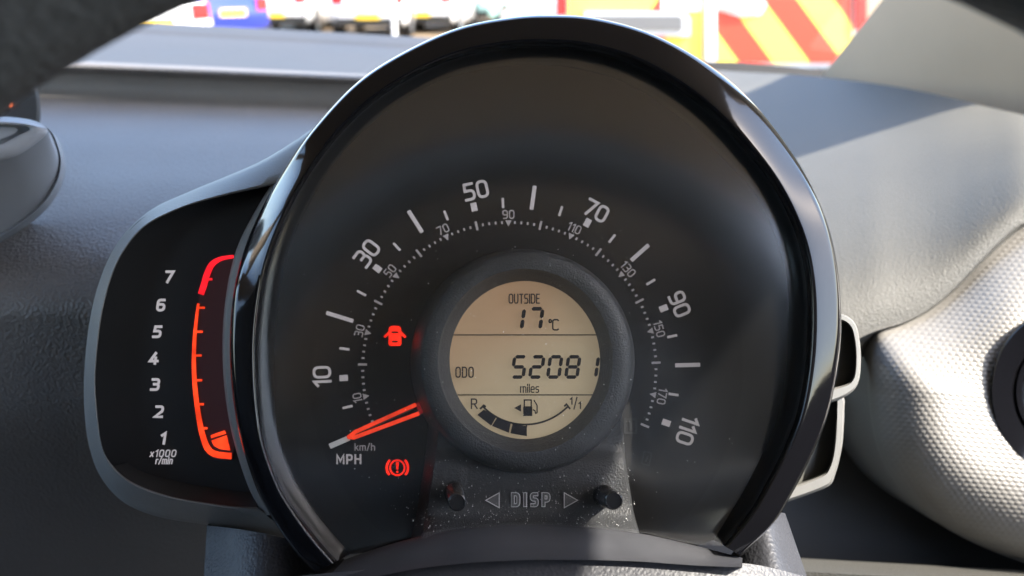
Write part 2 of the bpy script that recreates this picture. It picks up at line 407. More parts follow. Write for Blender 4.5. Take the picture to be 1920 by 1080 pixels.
NUM = {10:(604,706,35),30:(688,475,35),50:(892,357,34),70:(1118,395,33),90:(1274,570,33),110:(1289,807,34)}
for v, (x, y, H) in NUM.items():
    a = ang(v); rot = a - R(90)
    text('numeral', str(v), x, y, H, DM, M['print'], speedo, rot=rot, pen=5.2, wscale=.98, gap=.24)
kdots = MB()
for k in range(2, 182, 2):
    a = ang(k * .62137); r = 275
    if k % 20 == 10:
        p = Vector(pol(r-5, a)); u = Vector((math.cos(a), -math.sin(a))); t = Vector((-u.y, u.x))
        q = [p - u*1 + u*10 + t*6, p + u*9 - t*6, p - u*3]
        poly('scale_arrow', [tuple(q[0]), tuple(q[1]), tuple(q[2])], DM, M['print_soft'], speedo, .0003)
        text('kmh_numeral', str(k), *pol(290 if k < 100 else 291, a), 17, DM, M['print_soft'], speedo, rot=a-R(90), pen=2.3, wscale=.9, gap=.25)
    elif k % 10 == 0: tick('kmh_tick', 267, 284, 4.2, a, M['print_soft'])
    else:
        p0, p1 = Vector(pol(r-2.6, a)), Vector(pol(r+2.6, a)); add_strokes(kdots, [(False, [p0, p1])], 3.4, DM)
o = kdots.build('scale_dots', M['print_soft'], speedo, smooth=False); o['kind'] = 'stuff'
text('lettering', 'km/h', 684, 838, 14, DM, M['print_soft'], speedo, pen=1.9, wscale=1.05, gap=.26)
text('lettering', 'MPH', 654, 861, 19, DM, M['print'], speedo, pen=3.4, wscale=.98, gap=.34)
# needle
nd = DM - .006
needle = line_part('needle', [(652,821.5),(666,810),(780,758.5)], 7.6, nd, M['needle'], speedo)
mb = MB(); add_strokes(mb, [(False, [Vector(p) for p in ((651,819),(664,820.5),(786,775))])], 7.6, nd-.0001); mb.build('needle_edge', M['needle'], needle, smooth=False)
poly('needle_body', [(658,819),(668,808),(779,757),(790,752),(800,772),(786,777),(668,822)], nd+.0004, M['needle_in'], needle, .0012)
line_part('needle_vein', [(690,805),(702,800),(776,766)], 2.0, nd+.0002, mat('needle_vein', (.10,.095,.09), .3), needle)
line_part('needle_tip', [(618,837),(655,821)], 10, nd+.0003, M['white_tip'], needle)
poly('needle_base_glow', [(778,757),(800,748),(806,768),(787,777)], nd+.0001, mat('needle_glow_red', (.10,.006,.006), .3, emit=(.6,.01,.01), estr=.05), needle, .001)  # red glow behind the needle base, drawn as a glowing plate
# telltales
dt = DM
doorl = poly('door_warning', [(729,616),(731,612.5),(735,611),(746,611),(750,612.5),(752,616),(752.5,645),(750,648.5),(731,648.5),(728.5,645)], dt, M['redled'], speedo, .0003)
for nm, pts in (('bonnet_line', [(734,623),(747,623)]), ('boot_line', [(735,640.5),(746,640.5)])):
    line_part(nm, pts, 3.4, dt-.0002, M['dial'], doorl)
for pts in ([(732,621.5),(720.5,632.5)], [(749,621.5),(760.5,632.5)]):
    line_part('open_door', pts, 4.6, dt-.0001, M['redled'], doorl)
ck = [(745+13.5*math.cos(2*math.pi*k/40), 877+14*math.sin(2*math.pi*k/40)) for k in range(40)]
brk = line_part('brake_warning', ck, 3.2, dt, M['redled'], speedo, True)
for s in (-1, 1):
    line_part('bracket', [(745 + s*20*math.cos(R(t)), 877 + 20*math.sin(R(t))) for t in range(-46, 47, 8)], 4.2, dt, M['redled'], brk)
poly('exclamation', [(742,868),(743,866),(747,866),(748,868),(746.8,880),(743.2,880)], dt, M['redled'], brk, .0003)
poly('exclamation_dot', [(745+2.2*math.cos(k), 885+2.2*math.sin(k)) for k in [2*math.pi*i/12 for i in range(12)]], dt, M['redled'], brk, .0003)

# unlit telltales, barely visible
M['ghost'] = mat('unlit_telltale', (.045, .046, .048), .4, .4)
gh = line_part('unlit_telltale', [(1172,786),(1193,786),(1193,812),(1172,812)], 4, DM, M['ghost'], speedo, True)
line_part('unlit_bar', [(1183,790),(1183,808)], 5, DM, M['ghost'], gh)
gh = line_part('unlit_telltale', [(1208,846),(1222,850),(1217,873),(1203,869)], 2.5, DM, M['ghost'], speedo, True)
line_part('unlit_bar', [(1215,855),(1210,866)], 3, DM, M['ghost'], gh)
# display pod
PXc, PYc = 988, 678
mb = MB(); mb.loft([ell(PXc-11,PYc+1,208,212,D0), ell(PXc-2,PYc,203,209,.299), ell(PXc,PYc,202,209,.2965), ell(PXc,PYc,200,207,.2945), ell(PXc-1,PYc,194,201,.2925), ell(PXc-2,PYc-1,178,186,.2915), ell(PXc-3,PYc-2,164,172,.2920), ell(PXc-4,PYc-3,158,165,.2945), ell(984,675,141.5,148.5,.2985), ell(984,675,141,148,.3000)], True)
pod = mb.build('display_pod', M['grain'], speedo, angle=50)
DL = .2998
pts = [(984+143*math.cos(a), 675+150*math.sin(a)) for a in [2*math.pi*k/96 for k in range(96)]]
poly('screen', pts, DL, M['lcd'], pod, .001)
DT = DL - .0012
text('lettering', 'OUTSIDE', 983, 560, 19, DT, M['ink'], pod, pen=2.3, wscale=.62, gap=.17)
text('lettering', 'ODO', 871, 698, 21, DT, M['ink'], pod, pen=2.5, wscale=.66, gap=.20)
text('lettering', 'miles', 993, 728, 17, DT, M['ink'], pod, pen=2.0, wscale=.85, gap=.19)
text('lettering', 'R', 889, 757, 20, DT, M['ink'], pod, pen=2.6, wscale=1.0)
text('lettering', '\u00b0C', 1038, 609, 22, DT, M['ink'], pod, pen=2.8, wscale=.9, gap=.12)
text('lettering', '1', 1071, 752, 14, DT, M['ink'], pod, pen=2.4, wscale=.9)
text('lettering', '/', 1079, 756, 22, DT, M['ink'], pod, pen=2.2, wscale=.8)
text('lettering', '1', 1087, 760, 14, DT, M['ink'], pod, pen=2.4, wscale=.9)
line_part('divider', [(846,628),(1123,628)], 2.0, DT, M['ink'], pod)
line_part('divider', [(858,740.5),(1112,740.5)], 2.0, DT, M['ink'], pod)
SEG = {'0':'abcdef','1':'bc','2':'abged','5':'afgcd','7':'abc','8':'abcdefg'}
def seg_digit(ch, cx, cy, wd, h, t):
    mb = MB(); g = t*.10; sh = .14
    S = {'a':((0,1),(1,1)),'d':((0,0),(1,0)),'g':((0,.5),(1,.5)),'b':((1,1),(1,.5)),'c':((1,.5),(1,0)),'f':((0,1),(0,.5)),'e':((0,.5),(0,0))}
    for s in SEG[ch]:
        (x0,y0),(x1,y1) = S[s]
        a = Vector((x0*wd, y0*h)); b = Vector((x1*wd, y1*h)); u = (b-a).normalized(); n_ = Vector((-u.y, u.x))
        a += u*g; b -= u*g
        hx = [a, a+u*t*.42+n_*t*.5, b-u*t*.42+n_*t*.5, b, b-u*t*.42-n_*t*.5, a+u*t*.42-n_*t*.5]
        v = [P(cx + p.x - wd/2 + (p.y-h/2)*sh, cy - (p.y - h/2), DT) for p in hx]
        mb.add(v, [[0,1,2,3,4,5]])
    return mb.build('digit', M['ink'], pod, smooth=False)
seg_digit('1', 970, 598, 21, 38, 7.2); seg_digit('7', 1004, 598, 22, 38, 7.2)
for ch, x in zip('52081', (973, 1006.5, 1040, 1074, 1109)): seg_digit(ch, x, 688, 21, 38, 6.6)
arc = [(985 + 112*math.cos(a), 682 + 114*math.sin(a)) for a in [R(136) - R(92)*k/30 for k in range(31)]]
line_part('fuel_arc', arc, 3.4, DT, M['ink'], pod)
line_part('fuel_arc_end', [(900,767),(907,760),(911,763)], 3.4, DT, M['ink'], pod)
line_part('fuel_arc_end', [(1069,767),(1062,758),(1058,762)], 3.4, DT, M['ink'], pod)
line_part('fuel_mark', [(987,796),(987,801)], 3, DT, M['ink'], pod)
for b in ([(894.8,778),(907,768),(930,782),(921,798)], [(922.5,798.5),(932,783.5),(957.5,794),(954,811.5)], [(957,812.5),(961,795),(988,799),(988,818)]):
    poly('fuel_block', b, DT, M['ink'], pod, .0001)
pump = line_part('pump_icon', [(983,750),(996,750),(996,763),(983,763)], 2.4, DT, M['ink'], pod, True)
poly('pump_base', [(981,763),(998,763),(998,780),(981,780)], DT-.00005, M['ink'], pod, .00004)
line_part('pump_hose', [(999,768),(1003,770),(1004,775),(1007,774),(1007,760),(1001,750)], 2.2, DT, M['ink'], pod)
poly('pump_arrow', [(964,765),(977,758),(977,772)], DT, M['ink'], pod, .0001)

# pedestal under the pod with DISP and the two knobs
rows = []
for i in range(25):
    v = i/24; y = 770 + (1010-770)*v
    xl = interp([(770,821),(860,812),(960,797),(1010,786)], y); xr = interp([(770,1166),(860,1172),(960,1188),(1010,1202)], y)
    d = sinterp([(770,.307),(838,.306),(868,.300),(900,.2985),(940,.298),(968,.2955),(985,.290),(1010,.283)], y)
    bow = lambda t: 6*(1-(2*t-1)**2)*max(0, (y-940)/70)
    row = [P(xl-16, y, D0)] + [P(xl+1, y, d+.0015), P(xl+5, y, d)] + [P(xl+5 + (xr-xl-10)*t, y - bow(t), d) for t in [k/12 for k in range(1, 12)]] + [P(xr-5, y, d), P(xr-1, y, d+.0015), P(xr, y, D0)]
    rows.append(row)
mb = MB(); mb.loft(rows); ped = mb.build('pedestal', M['grain'], speedo, angle=50)
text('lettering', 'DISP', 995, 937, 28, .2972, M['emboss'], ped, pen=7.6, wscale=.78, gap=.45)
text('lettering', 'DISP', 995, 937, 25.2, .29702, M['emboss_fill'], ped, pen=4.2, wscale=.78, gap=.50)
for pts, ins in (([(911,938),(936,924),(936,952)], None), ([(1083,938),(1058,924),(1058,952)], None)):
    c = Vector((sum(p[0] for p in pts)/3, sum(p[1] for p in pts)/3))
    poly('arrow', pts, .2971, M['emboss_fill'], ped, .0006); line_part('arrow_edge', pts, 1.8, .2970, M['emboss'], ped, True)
def knob(bx, by, tx, ty, r):
    mb = MB()
    def circ(t, rr_, d): return ell(bx + (tx-bx)*t, by + (ty-by)*t, rr_, rr_*1.04, d, 40)
    mb.loft([circ(0, r+1.5, .2985), circ(.05, r+1.5, .2965), circ(.2, r+1.5, .290), circ(.22, r-.5, .2895), circ(.93, r-1, .2705), circ(.98, r-1.6, .2697), circ(1, r-3.5, .2693), circ(1, r-4.2, .2697), circ(1, .01, .2697)], True)
    return mb.build('knob', M['knob'], speedo, angle=50)
knob(852, 922, 857, 942, 18); knob(1131, 929, 1151, 939, 18.5)

# clear cover, bulging slightly
CB = [(1338+47,1012+28),(1300,1020),(1200,998),(1100,986),(1000,981),(900,986),(800,1000),(720,1022),(648,1044)]
co = [p for p in mixc(.345)]
cover_out = co + spline([Vector(co[-1])] + [Vector(p) for p in CB[1:-1]] + [Vector(co[0])], 60)[1:-1]
c0 = Vector((1000, 600)); rows = []
for k in range(17):
    s = k/16
    rows.append([P(c0.x + (p.x-c0.x)*max(s, .001), c0.y + (p.y-c0.y)*max(s, .001), .2862 - .0010*(1-s*s)) for p in cover_out])
mb = MB(); mb.loft(rows, True); cover = mb.build('clear_cover', M['cover'], speedo, angle=80)
# dust on the cover
mb = MB()
for _ in range(1100):
    x = random.gauss(985, 250); y = random.uniform(430, 985) if random.random() < .3 else 1000 - abs(random.gauss(0, 62)) + (abs(x-1000)/330)**2*22
    r0 = math.hypot((x-1000)/455, (y-600)/(440 if y > 600 else 470))
    if r0 > 1 or y > 1000 or (1190 < x < 1340 and random.random() < .85): continue
    rad = random.choice([.35,.4,.45,.5,.6,.8,1.1]); d = .2862 - .0010*(1-min(r0,1)**2) - .0006
    a0 = random.random()*6
    mb.add([P(x + rad*random.uniform(.6,1.3)*math.cos(a0+k*1.2566), y + rad*random.uniform(.6,1.3)*math.sin(a0+k*1.2566), d) for k in range(5)], [[0,1,2,3,4]])
o = mb.build('dust', M['dust'], cover, smooth=False); o['kind'] = 'stuff'

# smooth strip closing the hood at the bottom
T_ = spline([Vector(p) for p in ((646,1049),(720,1024),(800,1003),(900,988),(1000,983),(1100,988),(1200,1000),(1300,1022),(1392,1046))], 80)
B_ = spline([Vector(p) for p in ((600,1100),(720,1078),(800,1064),(900,1054),(1000,1050),(1100,1050),(1200,1053),(1300,1060),(1392,1064))], 80)
rows = [crow(T_, .296), crow(T_, .2855), crow([a.lerp(b, .08) for a, b in zip(T_, B_)], .2835)] + [crow([a.lerp(b, t) for a, b in zip(T_, B_)], .2835 - .012*t) for t in (.3, .55, .8)] + [crow(B_, .270), crow(B_, .29)]
mb = MB(); mb.loft(rows); mb.build('lower_strip', M['strip'], speedo, angle=60)

# ================================================================== REV COUNTER
rev = empty('rev_counter', P(310, 690, .33), 'slim rev counter pod with red lit bar left of the speedometer', 'rev counter')
RO = [(600,232),(493,300),(360,357),(290,389),(240,430),(205,482),(180,548),(165,622),(158,700),(158,765),(166,832),(188,893),(232,942),(300,970),(400,986),(500,1002),(585,1040)]
RI = [(560,336),(510,348),(400,372),(335,392),(275,422),(238,462),(212,512),(193,580),(183,650),(179,720),(184,790),(193,842),(212,874),(250,905),(322,931),(420,947),(482,951)]
RO = spline([Vector(p) for p in RO], 110); RI = spline([Vector(p) for p in RI], 110)
def mx2(t): return [a.lerp(b, t) for a, b in zip(RO, RI)]
rows = [crow(shrink(RO, .86, 420, 680), .40), crow(shrink(RO, .97, 420, 680), .352), crow(RO, .334), crow(mx2(.06), .3300), crow(mx2(.16), .3268), crow(mx2(.40), .3225), crow(mx2(.70), .3175), crow(mx2(.90), .3145), crow(mx2(.97), .3147), crow(RI, .3165), crow(shrink(RI, 1.0, 400, 690), .326)]
mb = MB(); mb.loft(rows); mb.build('frame', M['frame'], rev, angle=55)
fp = [(p.x, p.y) for p in shrink(RI, 1.05, 420, 690)] + [(560, 940), (560, 350)]
poly('face', fp, .326, M['dial'], rev, .002)
# right hand strip beside the hood
S1 = spline([Vector(p) for p in ((520,338),(483,400),(450,468),(431,550),(424,640),(428,730),(443,819),(471,909),(500,966))], 50)
mb = MB(); mb.loft([crow([p + Vector((-7, 0)) for p in S1], .326), crow([p + Vector((-6, 0)) for p in S1], .317), crow(S1, .315), crow([p + Vector((40, 0)) for p in S1], .315)])
mb.build('side_strip', M['frame'], rev, angle=50)
RF = .3252
# raised lower lip inside
LB = spline([Vector(p) for p in ((240,868),(262,882),(300,895),(370,910),(430,919),(482,925))], 40)
LB2 = spline([Vector(p) for p in ((212,874),(250,905),(285,921),(345,936),(420,947),(482,951))], 40)
mb = MB(); mb.loft([crow(LB, .3257), crow(LB2, .3180)]); mb.build('inner_lip', mat('rev_inner_lip', (.03,.03,.031), .5, .4, grain=('noise', 1500, .2, .0002)), rev)
for ch, x, y in (('7',317,519),('6',302,572),('5',295,622),('4',289,672),('3',291,721),('2',298,772),('1',306,822)):
    text('numeral', ch, x, y, 24, RF, M['print'], rev, pen=5.0, wscale=1.05, shear=.16)
text('lettering', 'x1000', 306, 850, 14, RF, M['print'], rev, pen=2.2, wscale=.95, gap=.32, shear=.2)
text('lettering', 'r/min', 308, 863.5, 14, RF, M['print'], rev, pen=2.2, wscale=.8, gap=.22, shear=.2)
win = [(440,477),(402,484),(386,508),(374,556),(364,620),(360,680),(363,740),(372,800),(385,842),(402,860),(436,862)]
winp = spline([Vector(p) for p in win], 60)
poly('bar_window', [(p.x, p.y) for p in winp] + [(443,800),(433,700),(432,620),(440,520)], RF, M['tint'], rev, .0003)
def vribbon(name, ctr, widths, m, parent, d=RF-.0004):
    c = spline([Vector((*p, wd)) for p, wd in zip(ctr, widths)], 40); Lp, Rp = [], []
    for i, p in enumerate(c):
        t = (c[min(i+1, 39)] - c[max(i-1, 0)]); n_ = Vector((-t.y, t.x)).normalized()
        Lp.append(P(p.x + n_.x*p.z/2, p.y + n_.y*p.z/2, d)); Rp.append(P(p.x - n_.x*p.z/2, p.y - n_.y*p.z/2, d))
    mb = MB(); mb.loft([Lp, Rp]); return mb.build(name, m, parent, smooth=False)
red = vribbon('red_zone', [(438,481),(415,485),(398,495),(389,512),(383,532),(376.5,552)], [6,8,11,12,12,11.5], M['crimson'], rev)
line_part('bar_tick', [(388,523.5),(398,523.5)], 4.5, RF-.0005, M['crimson'], red)
bar = vribbon('rev_bar', [(372,569),(368,600),(364.5,640),(363.5,690),(367,740),(374,790),(381,820),(390,842),(405,852),(434,855)], [5,6,7,8,9,10,11,12,12,12], M['orange'], rev)
for x, y in ((375,577),(371,622),(369,666.5),(370,713),(373,758),(380,803)):
    line_part('bar_tick', [(x-2,y),(x+9,y)], 4.2, RF-.0006, M['orange'], bar)
poly('rev_pointer', [(395,816),(421,807),(424,813),(396,822)], RF-.0006, M['orange'], rev, .0003)
poly('idle_block', [(396,826),(425,816),(432,845),(412,842),(401,836)], RF-.0006, M['orange'], rev, .0003)

# ================================================================== SIDE POD (right, behind the hood)
side = empty('indicator_pod', P(1560, 760, .345), 'dark indicator pod with pale silver edging right of the speedometer', 'side pod')
def framed(outer, inn, d, name, back):
    o_ = spline([Vector(p) for p in outer], 40); i_ = spline([Vector(p) for p in inn], 40)
    mb = MB(); mb.loft([crow(shrink(o_, .97, 1500, 700), d+.03), crow(o_, d+.002), crow([a.lerp(b, .2) for a, b in zip(o_, i_)], d), crow([a.lerp(b, .85) for a, b in zip(o_, i_)], d), crow(i_, d+.001), crow(shrink(i_, .985, 1540, 690), d+.009)])
    fr = mb.build(name, M['frame2'], side, angle=40)
    poly(back, [(p.x, p.y) for p in shrink(i_, 1.0, 1540, 690)] + [(1480, i_[-1].y-10), (1480, i_[0].y)], d+.009, M['pod_face'], fr, .001)
M['frame2'] = mat('pale_grey_edging', (.20, .195, .18), .4, .45, metal=.2, var=(60, .08))
M['pod_face'] = mat('pod_face', (.11, .11, .10), .3, .4, var=(30, .1))
framed([(1530,580),(1575,588),(1594,596),(1606,612),(1612,640),(1614,670),(1612,706),(1604,728),(1588,742),(1566,752),(1530,764)], [(1530,600),(1572,600),(1586,604),(1597,616),(1603,642),(1605,670),(1603,700),(1597,714),(1586,721),(1566,727),(1530,738)], .338, 'upper_frame', 'upper_face')
framed([(1540,735),(1580,742),(1583,770),(1582,800),(1580,830),(1574,862),(1566,890),(1556,910),(1520,926),(1480,940),(1440,955)], [(1540,742),(1566,745),(1568,770),(1567,800),(1565,830),(1561,858),(1555,876),(1546,888),(1516,902),(1480,914),(1440,928)], .345, 'lower_frame', 'lower_face')

# ================================================================== STEERING COLUMN SHROUD
shr = empty('steering_column_shroud', P(960, 1150, .27), 'dark leather grained steering column shroud beneath the speedometer', 'column shroud')
def ggrid(fn, nu, nv):
    mb = MB(); mb.loft([[fn(u/nu, v/nv) for u in range(nu+1)] for v in range(nv+1)]); return mb
def shroud_top(u, v):
    x = 370 + (1545-370)*u
    yt = sinterp([(370,1120),(430,1096),(600,1076),(800,1060),(1000,1046),(1200,1048),(1392,1056),(1545,1090)], x)
    y = yt + 420*v
    d = .2745 - .05*v + .012*(2*u-1)**4
    return P(x, y, d)
ggrid(shroud_top, 60, 14).build('shroud_top', M['shroud'], shr)
def shroud_left(u, v):
    e = sinterp([(0,985),(.25,993),(.6,1012),(1,1050)], u)
    x = 388 + 262*u - 14*v; y = e + 230*v
    d = .318 - .03*v - .010*math.sin(math.pi*min(u*1.1,1)) + .012*(1-u)**3
    return P(x, y, d)
ggrid(shroud_left, 30, 16).build('shroud_shoulder', M['shroud'], shr)
mb = MB(); mb.loft([[shroud_left(0, v/16) for v in range(17)], [shroud_left(0, v/16) + FWD*.09 + RT*.01 for v in range(17)]]); mb.build('shroud_flank', M['shroud'], shr)
def shroud_right(u, v):
    e = sinterp([(0,1052),(.4,1000),(.72,958),(1,962)], u)
    x = 1360 + 112*u + 62*v*u; y = e + 180*v
    d = .312 - .03*v - .006*math.sin(math.pi*u) + .012*u**3
    return P(x, y, d)
ggrid(shroud_right, 24, 16).build('shroud_shoulder', M['shroud'], shr)
mb = MB(); mb.loft([[shroud_right(1, v/16) for v in range(17)], [shroud_right(1, v/16) + FWD*.09 - RT*.01 for v in range(17)]]); mb.build('shroud_flank', M['shroud'], shr)

# ================================================================== STEERING WHEEL
wc = P(1090, 1752, .128)
wheel = empty('steering_wheel', wc, 'black steering wheel rim blurred across the top corners', 'steering wheel')
RMAJ, RMIN = .1855, .0165
mb = MB(); rows = []
for k in range(120):
    a = 2*math.pi*k/120; u = RT*math.cos(a) + UP*math.sin(a)
    rows.append([wc + u*RMAJ + (u*math.cos(b)*1.0 + FWD*math.sin(b)*1.1)*RMIN for b in [2*math.pi*j/18 for j in range(18)]])
rows.append(rows[0]); mb.loft(rows, True); mb.build('rim', M['rim'], wheel)
mb = MB(); hc = wc + FWD*.03
mb.loft([[hc + RT*(.062*s*math.cos(a)) + UP*(.042*s*math.sin(a) - .012) + FWD*z for a in [2*math.pi*k/40 for k in range(40)]] for s, z in ((1.0,.035),(1.0,.01),(.93,.002),(.7,-.003),(.01,-.004))], True)
mb.build('airbag_hub', M['rim'], wheel)
for a in (R(0), R(180), R(270)):
    u = RT*math.cos(a) + UP*math.sin(a); t = -RT*math.sin(a) + UP*math.cos(a); mb = MB()
    mb.loft([[wc + FWD*(.036*(1-s)+.004) + u*(.045 + (RMAJ-.045)*s) - UP*.012*(1-s) + (t*.014*math.cos(b) + FWD*.006*math.sin(b)) for b in [2*math.pi*j/12 for j in range(12)]] for s in (0,.25,.5,.75,1)], True, True)
    mb.build('spoke', M['rim'], wheel)

# ================================================================== DASHBOARD
dash = empty('dashboard', Q(0, .6, -.2), 'grey moulded dashboard running behind the instruments to the windscreen', 'dashboard')
def qd(py, q):                     # depth of the point at pixel row py and forward distance q
    t = (540-py)/F; return q/(cp + t*sp)
LT = [(40,.985),(57,.930),(60,.925),(75,.865),(93,.80),(112,.735),(119,.712),(124,.700),(130,.697),(136,.701),(143,.710),(165,.713),(186,.707),(205,.680),(232,.615),(262,.560),(300,.515),(350,.465),(420,.422),(500,.390),(600,.372),(750,.372),(900,.392),(1080,.425),(1180,.45)]
LN = 120
def left_dash(u, v):
    px = -500 + 1560*u
    py = LT[0][0] + (LT[-1][0]-LT[0][0])*(v**1.7)
    q = sinterp(LT, py)
    sl2 = sinterp([(40,.055),(57,.055),(125,.045),(190,.035),(300,.0),(600,0),(1200,0)], py)
    return P(px, py + sl2*(px-250), qd(py, q))
M['ledge'] = mat('dark_cowl_ledge', (.055, .055, .058), .6, .3, grain=('leather', 800, .5, .0004), var=(12, .08))
VS = ((119-LT[0][0])/(LT[-1][0]-LT[0][0]))**(1/1.7)
ggrid(lambda u, v: left_dash(u, VS*v), 60, 40).build('windscreen_ledge', M['ledge'], dash)
ggrid(lambda u, v: left_dash(u, VS + (1-VS)*v), 60, 180).build('dash_top', M['dash'], dash)
TOPR = [(900,100),(1100,112),(1380,134),(1500,141),(1650,158),(1760,178),(1850,200),(1920,216),(2150,290),(2420,390)]
BOTR = [(900,760),(1450,690),(1600,636),(1640,618),(1690,603),(1735,582),(1785,543),(1850,476),(1920,415),(2150,330),(2420,420)]
DT_R = [(900,.98),(1380,.92),(1500,.88),(1650,.80),(1760,.73),(1850,.68),(1920,.64),(2150,.56)]
def right_pad(u, v):
    px = 1020 + 1400*u; t = sinterp(TOPR, px); b = max(sinterp(BOTR, px), t + 20)
    py = t + (b-t)*v; d = sinterp(DT_R, px); db = .452
    return P(px, py, d + (db-d)*(1-(1-v)**2.3))
ggrid(right_pad, 120, 60).build('dash_pad', M['pad'], dash)
# lip between pad and decor panel
lip = [Vector((px, sinterp(BOTR, px))) for px in range(1560, 2010, 6)]
mb = MB(); mb.loft([crow(lip, .452), crow([p + Vector((0, 3)) for p in lip], .4515), crow([p + Vector((1, 6)) for p in lip], .458), crow([p + Vector((1, 40)) for p in lip], .47)])
mb.build('pad_edge', M['pad'], dash)
# dimpled silver panel, polar grid about the vent
VX, VY = 1988, 735
EDGE = [(2040,318),(1985,362),(1920,420),(1850,482),(1785,549),(1735,588),(1690,610),(1650,624),(1632,650),(1626,700),(1630,770),(1648,850),(1690,920),(1750,975),(1830,1020),(1920,1055),(2030,1085),(2170,1075),(2290,990),(2345,830),(2335,620),(2270,430),(2160,330)]
EC = spline([Vector(p) for p in EDGE], 760, True)
def cl(x): return min(1, max(0, x))
mb = MB(); rows = []; NR = 190
vv = [Vector((VX + 128*(p.x-VX)/math.hypot(p.x-VX, (p.y-VY)*.86), VY + 150*(p.y-VY)/math.hypot((p.x-VX)*1.16, p.y-VY))) for p in EC]
grid = []
for i in range(NR+1):
    s = i/NR
    row = []
    for j, (a, b) in enumerate(zip(vv, EC)):
        p = a.lerp(b, s)
        lj = max(cl((b.y-622)/115), cl((b.x-2070)/120))   # top edge sits flush, left and bottom edges roll over
        dist = (1-s)*(b-a).length
        rd = 150*lj + 40*(1-lj)
        e = max(0, 1-dist/rd)
        d = .418 + .030*lj*(1-math.sqrt(max(0, 1-min(e,.999)**2)))*1.9 + .034*(1-lj)*s**1.5 - .010*(py_ := (p.y-735)/350)*1.0
        row.append((p, d, min(1, dist/14)))
    grid.append(row)
for row in grid:
    o_ = []
    for p, d, k in row:
        xr = p.x*math.cos(.09) + p.y*math.sin(.09); yr = -p.x*math.sin(.09) + p.y*math.cos(.09)
        r_ = math.floor(yr/8.4); fx = ((xr/13.6 + .5*(r_ % 2)) % 1) - .5; fy = (yr/8.4) % 1 - .5
        cj = .8 + .4*((math.sin(r_*12.9898 + math.floor(xr/13.6 + .5*(r_ % 2))*78.233)*43758.5453) % 1)
        bump = cj*max(0, 1 - (fx/.47)**2 - (fy/.42)**2)
        o_.append(P(p.x, p.y, d - (.00036*k)*bump**.7))
    rows.append(o_)
rows.append([p + FWD*.07 - (p-P(VX,VY,.42))*.02 for p in rows[-1]]); mb.loft(rows, True); dec = mb.build('decor_panel', M['decor'], dash, angle=80, label='silver dimpled decor panel around the vent')
# lower dash
def lower(u, v):
    x = 1400 + 1200*u; y = 640 + 430*v + 45*u
    return P(x, y, .545 - .03*v + .01*u)
ggrid(lower, 30, 30).build('lower_dash', M['lower'], dash)
def knee(u, v):
    x = 1380 + 1220*u; y = 1040 + 67*u + 150*v
    return P(x, y, .452 - .05*min(1, v*6) + .02*v)
ggrid(knee, 30, 24).build('knee_panel', M['pad'], dash)

# round vent, right
vent = empty('air_vent', P(VX, VY, .41), 'round gloss black air vent set in the silver panel', 'air vent')
mb = MB(); mb.loft([ell(VX,VY,133,155,.423), ell(VX,VY,131,153,.4165), ell(VX,VY,127,149,.4150), ell(VX,VY,100,118,.4175), ell(VX,VY,86,101,.4195), ell(VX,VY,82,97,.4180), ell(VX,VY,66,78,.4200), ell(VX,VY,60,71,.424), ell(VX,VY,57,68,.45)], True)
mb.build('vent_ring', M['piano'], vent)
mb = MB(); mb.loft([ell(VX,VY,60,71,.446), ell(VX,VY,50,60,.432), ell(VX,VY,30,36,.428), ell(VX,VY,.01,.01,.428)], True); mb.build('vent_barrel', M['knob'], vent)

# centre console surround, far left
cons = empty('centre_console', P(0, 400, .36), 'satin silver rounded centre console surround left of the rev counter', 'console')
CO = [(-200,218),(-60,219),(0,221),(40,224),(72,231),(97,248),(111,283),(114,308),(106,342),(82,380),(42,415),(0,443),(-60,478),(-200,540)]
C1 = [(-200,222),(-60,223),(0,224),(40,227),(66,232),(84,238),(89,243),(84,252),(70,264),(50,278),(30,289),(0,298),(-60,312),(-200,335)]
C2 = [(-200,232),(-60,232),(0,233),(30,234),(50,236),(58,239),(59,242),(54,246),(45,250),(33,256),(18,264),(0,272),(-60,286),(-200,310)]
co_, c1_, c2_ = [spline([Vector(p) for p in q], 90) for q in (CO, C1, C2)]
M['tower'] = mat('slate_console_side', (.24, .25, .27), .65, .35, grain=('noise', 1500, .2, .0003), var=(30, .05))
M['pale_lip'] = mat('pale_lip', (.38, .39, .42), .65, .3, var=(30, .04))
mb = MB(); mb.loft([crow([p + Vector((9, 9)) for p in co_], .44), crow([p + Vector((4, 4)) for p in co_], .402), crow([p + Vector((1, 1)) for p in co_], .396), crow(co_, .395), crow([p - Vector((3, 3)) for p in co_], .397), crow([a.lerp(b, .30) for a, b in zip(co_, c1_)], .389), crow([a.lerp(b, .7) for a, b in zip(co_, c1_)], .374), crow([a.lerp(b, .97) for a, b in zip(co_, c1_)], .363)])
mb.build('surround', M['tower'], cons, angle=50)
mb = MB(); mb.loft([crow([a.lerp(b, .97) for a, b in zip(co_, c1_)], .363), crow(c1_, .361), crow([a.lerp(b, .5) for a, b in zip(c1_, c2_)], .3585), crow(c2_, .359), crow(shrink(c2_, .97, -20, 250), .366)])
mb.build('surround_lip', M['pale_lip'], cons, angle=60)
poly('inset', [(p.x, p.y) for p in c2_], .3655, M['tower'], cons, .002)
poly('inset_plate', [(-200,240),(0,238),(28,239),(34,243),(28,250),(0,262),(-200,300)], .364, M['pale_lip'], cons, .001)
